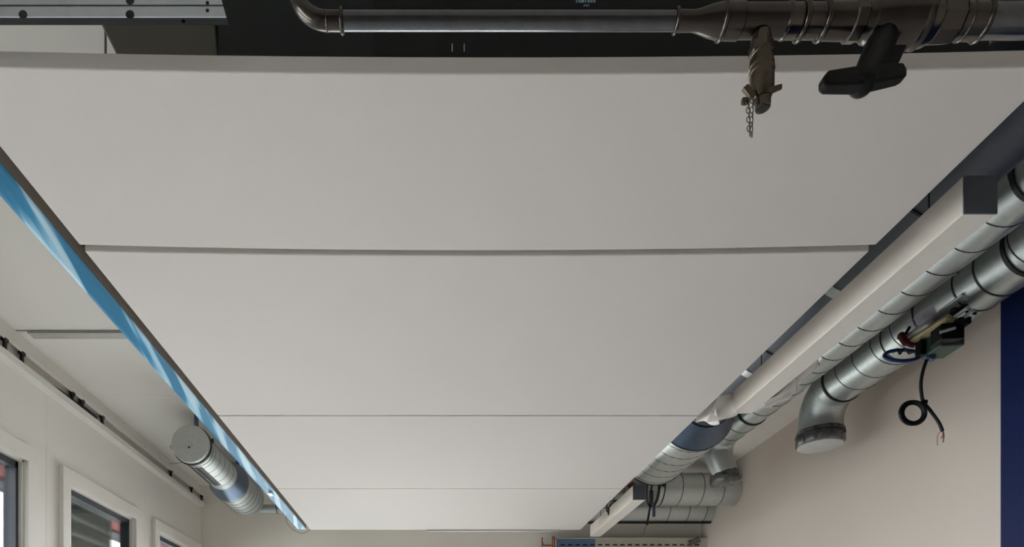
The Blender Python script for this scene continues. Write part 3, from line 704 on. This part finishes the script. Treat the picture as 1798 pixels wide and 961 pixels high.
t = thing('steel_channel', 'galvanised steel channel with round holes above the left of the near panel', 'steel rail', P(150, 30, 1.25))
d = 1.25; zb = (VY - 29) / F * d; xe = (397 - VX) / F * d
bm = bmesh.new()
q = [Vector((-1.0, d, E + zb)), Vector((xe, d, E + zb)), Vector((xe - 0.014, d, E + zb + 0.05)), Vector((-1.0, d, E + zb + 0.05))]
f1 = [bm.verts.new(v) for v in q]; f2 = [bm.verts.new(v + AY * 0.0025) for v in q]
bm.faces.new(f1); bm.faces.new(f2[::-1])
for i in range(4): bm.faces.new((f1[i], f1[(i + 1) % 4], f2[(i + 1) % 4], f2[i]))
link('web', bm, 'zinc', t)
zs = (VY - 10) / F * d
link('fold_line', B(-1.0, xe - 0.006, d - 0.0012, d, zs - 0.0008, zs + 0.0008), 'gap', t)
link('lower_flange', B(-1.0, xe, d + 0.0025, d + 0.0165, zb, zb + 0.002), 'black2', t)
link('upper_flange', B(-1.0, xe - 0.02, d + 0.0025, d + 0.0165, zb + 0.048, zb + 0.05), 'zinc', t)
for px, py, r in ((228, 25, 7.5), (228, 0, 7.5), (364, 4.5, 3), (364, 18, 3), (40, 25, 7.5)):
    link('hole', lathe(bmesh.new(), P(px, py, d - 0.0008), AY, [(0, r * d / F), (0.001, r * d / F)], 20), 'rubber', t)
for x in (-0.95, -0.5): link('hanger_rod', tube(bmesh.new(), [(x, d + 0.009, E + zb), (x, d + 0.009, E + ZC)], 0.004, 6), 'zinc', t)

# ------------------------------------------------------------------ steel pipe with ball valve and drain cock
PD = 1.10; S = PD / F; ST = S / 1.458
ZP = (VY - 37) * S
X = lambda px: (px - VX) * S
def seg(name, prof, m, parent, n=48, auto=35, rot=0.0):
    x0 = prof[0][0]
    return link(name, lathe(bmesh.new(), (X(x0), PD, E + ZP), AX, [((p - x0) * S, r * ST) for p, r in prof], n, rot=rot), m, parent, smooth=True, auto=auto)
def bead(px, r, parent, w=7, m='fitting'):
    return seg('bead', [(px - w / 2, r - 4), (px - w / 4, r - 1), (px, r), (px + w / 4, r - 1), (px + w / 2, r - 4)], m, parent, 56, 60)
pp = thing('steel_pipe', 'press-fitted steel pipe with elbow and reducer crossing in front of the panels', 'pipe', (X(1200), PD, E + ZP - 0.03))
seg('pipe', [(602, 20), (1191, 20)], 'pipe', pp)
Rb = 55 * S; pts = [Vector((X(604), PD, E + ZP)), Vector((X(590), PD, E + ZP))]
pts += [Vector((X(576) - Rb * math.sin(a), PD, E + ZP + Rb * (1 - math.cos(a)))) for a in [PI / 2 * k / 14 for k in range(15)]]
pts += [Vector((X(576) - Rb, PD, E + ZC))]
link('elbow', tube(bmesh.new(), pts, 20.6 * ST, 40), 'fitting', pp, smooth=True, auto=50)
bead(600, 27, pp); bead(574, 22.5, pp, 4)
bead(1187, 27, pp, 6)
seg('reducer', [(1190, 21.5), (1218, 21), (1228, 24), (1246, 31), (1262, 35.5), (1276, 36)], 'fitting', pp)
bead(1268, 41, pp, 8)
seg('tee', [(1276, 36.5), (1300, 37), (1302, 34.5), (1376, 34.5), (1378, 37), (1382, 37), (1384, 35), (1450, 35)], 'fitting', pp)
bead(1408, 42, pp, 9); bead(1445, 42, pp, 9)
seg('coupling', [(1449, 37), (1490, 38), (1492, 35)], 'fitting', pp)
seg('socket', [(1680, 39), (1700, 38), (1725, 38)], 'fitting', pp)
bead(1724, 43, pp, 8); bead(1694, 41, pp, 5)
seg('pipe', [(1725, 35), (3150, 35)], 'pipe', pp)
link('wall_rosette', lathe(bmesh.new(), (XR - 0.026 - 0.012, PD, E + ZP), AX, [(0, 0.04), (0.012, 0.045)], 32), 'zinc', pp, smooth=True, auto=40)
seg('stub_pipe', [(3150, 35), (753 + (XR - 0.03) / S, 35)], 'pipe', pp)

bv = thing('ball_valve', 'large steel ball valve with black T handle in the pipe', 'valve', (X(1580), PD, E + ZP - 0.04))
seg('union_nut', [(1490, 38), (1493, 43), (1510, 43), (1514, 38)], 'fitting', bv, 8, 20, 0.2)
body = seg('body', [(1512, 38), (1522, 40), (1526, 45), (1545, 47), (1560, 52), (1575, 55), (1604, 55), (1606, 56.5), (1610, 55), (1618, 56.5), (1622, 53), (1630, 51), (1637, 46)], 'fitting', bv)
seg('union_nut', [(1636, 44), (1640, 47), (1676, 45), (1682, 39)], 'fitting', bv, 8, 20, 0.35)
h0, h1 = P(1550, 70, PD), P(1513, 148, 1.075)
ax_ = (h1 - h0).normalized()
hn = link('handle', lathe(bmesh.new(), h0, ax_, [(0, 0.0235), (0.025, 0.0245), ((h1 - h0).length - 0.01, 0.0205), ((h1 - h0).length + 0.004, 0.0195), ((h1 - h0).length + 0.010, 0.014)], 32), 'plastic', bv, smooth=True, auto=50)
hn['label'] = 'black plastic T handle'
link('handle_rib', obox(bmesh.new(), P(1562, 104, 1.085), ax_, AX, ax_.cross(AX), 0.028, 0.018, 0.007), 'plastic', hn, bevel=0.002)
for (bx, by), (tx, ty), hb, ht in (((1515, 140), (1441, 145), 21, 14), ((1515, 140), (1587, 131), 21, 13)):
    bm = bmesh.new(); vs = []
    for (x, y, hh, th) in ((bx, by, hb, 0.012), (tx + (8 if tx < bx else -8), ty, ht + 2, 0.010), (tx, ty + 3, ht * 0.55, 0.008)):
        for sd in (-1, 1):
            for up in (-1, 1):
                q = P(x, y + up * hh * 0.82, 1.075) + Vector((0, sd * th, 0)); vs.append(bm.verts.new(q))
    for s in range(2):
        a = s * 4
        for i, j in ((0, 1), (1, 3), (3, 2), (2, 0)): bm.faces.new((vs[a + i], vs[a + j], vs[a + 4 + j], vs[a + 4 + i]))
    bm.faces.new((vs[0], vs[1], vs[3], vs[2])); bm.faces.new((vs[8], vs[9], vs[11], vs[10]))
    link('handle_wing', bm, 'plastic', hn, bevel=0.003)

dc = thing('drain_cock', 'small tarnished brass drain cock with a chain hanging below the pipe', 'valve', P(1338, 196, PD))
a0 = P(1336, 62, PD); a1 = P(1338.5, 175, PD); av = (a1 - a0).normalized(); LL = (a1 - a0).length
link('body', lathe(bmesh.new(), a0, av, [(0, 0.0155), (0.012, 0.0175), (0.036, 0.0180), (0.038, 0.0165), (0.042, 0.0165), (0.044, 0.0195), (0.056, 0.0205), (0.058, 0.0185), (0.062, 0.0185), (0.064, 0.0212), (0.068, 0.0212), (0.070, 0.0195), (0.080, 0.0200), (0.095, 0.0195), (LL - 0.006, 0.0170), (LL, 0.0145)], 32), 'brass', dc, smooth=True, auto=28)
link('hex_neck', lathe(bmesh.new(), P(1336, 78, PD), av, [(0, 0.019), (0.002, 0.0205), (0.016, 0.0205), (0.018, 0.019)], 6), 'brass', dc)
c = P(1339, 183, PD)
pl = link('square_plug', lathe(bmesh.new(), P(1339, 172, PD), av, [(0, 0.0135), (0.012, 0.0130), (0.018, 0.0125)], 24), 'brass', dc, smooth=True, auto=40)
link('plug_socket', obox(bmesh.new(), P(1339, 172, PD) + av * 0.0178, (1, 0.35, 0), (-0.35, 1, 0), AZ, 0.0078, 0.0078, 0.0012), 'rubber', pl)
link('lever', tube(bmesh.new(), [P(1350, 160, PD - 0.01), P(1362, 156, PD - 0.012), P(1372, 152.5, PD - 0.014)], [0.006, 0.005, 0.0042], 10), 'brass', dc, smooth=True, auto=50)
link('chain_lug', obox(bmesh.new(), P(1315, 162, PD - 0.008), (1, 0, -1.2), AY, (1.2, 0, 1), 0.012, 0.004, 0.006), 'brass', dc, bevel=0.002)
link('chain_lug', obox(bmesh.new(), P(1308, 178, PD - 0.008), AX, AY, AZ, 0.006, 0.004, 0.005), 'brass', dc, bevel=0.002)
for s, (x0, y0, x1, y1) in enumerate(((1313, 174, 1316, 238), (1321, 172, 1319, 240))):
    for k in range(8):
        u = (k + 0.5) / 8; c = P(x0 + (x1 - x0) * u + (1.2 if k % 2 else -0.6), y0 + (y1 - y0) * u, PD - 0.012)
        w = AX if k % 2 == 0 else (AX * 0.3 + AY).normalized()
        lp = [c + w * (0.0030 * math.cos(2 * PI * j / 12)) + AZ * (0.0056 * math.sin(2 * PI * j / 12)) for j in range(12)]
        link('chain_link', tube(bmesh.new(), lp, 0.0008, 5, close=True), 'brass', dc, smooth=True)
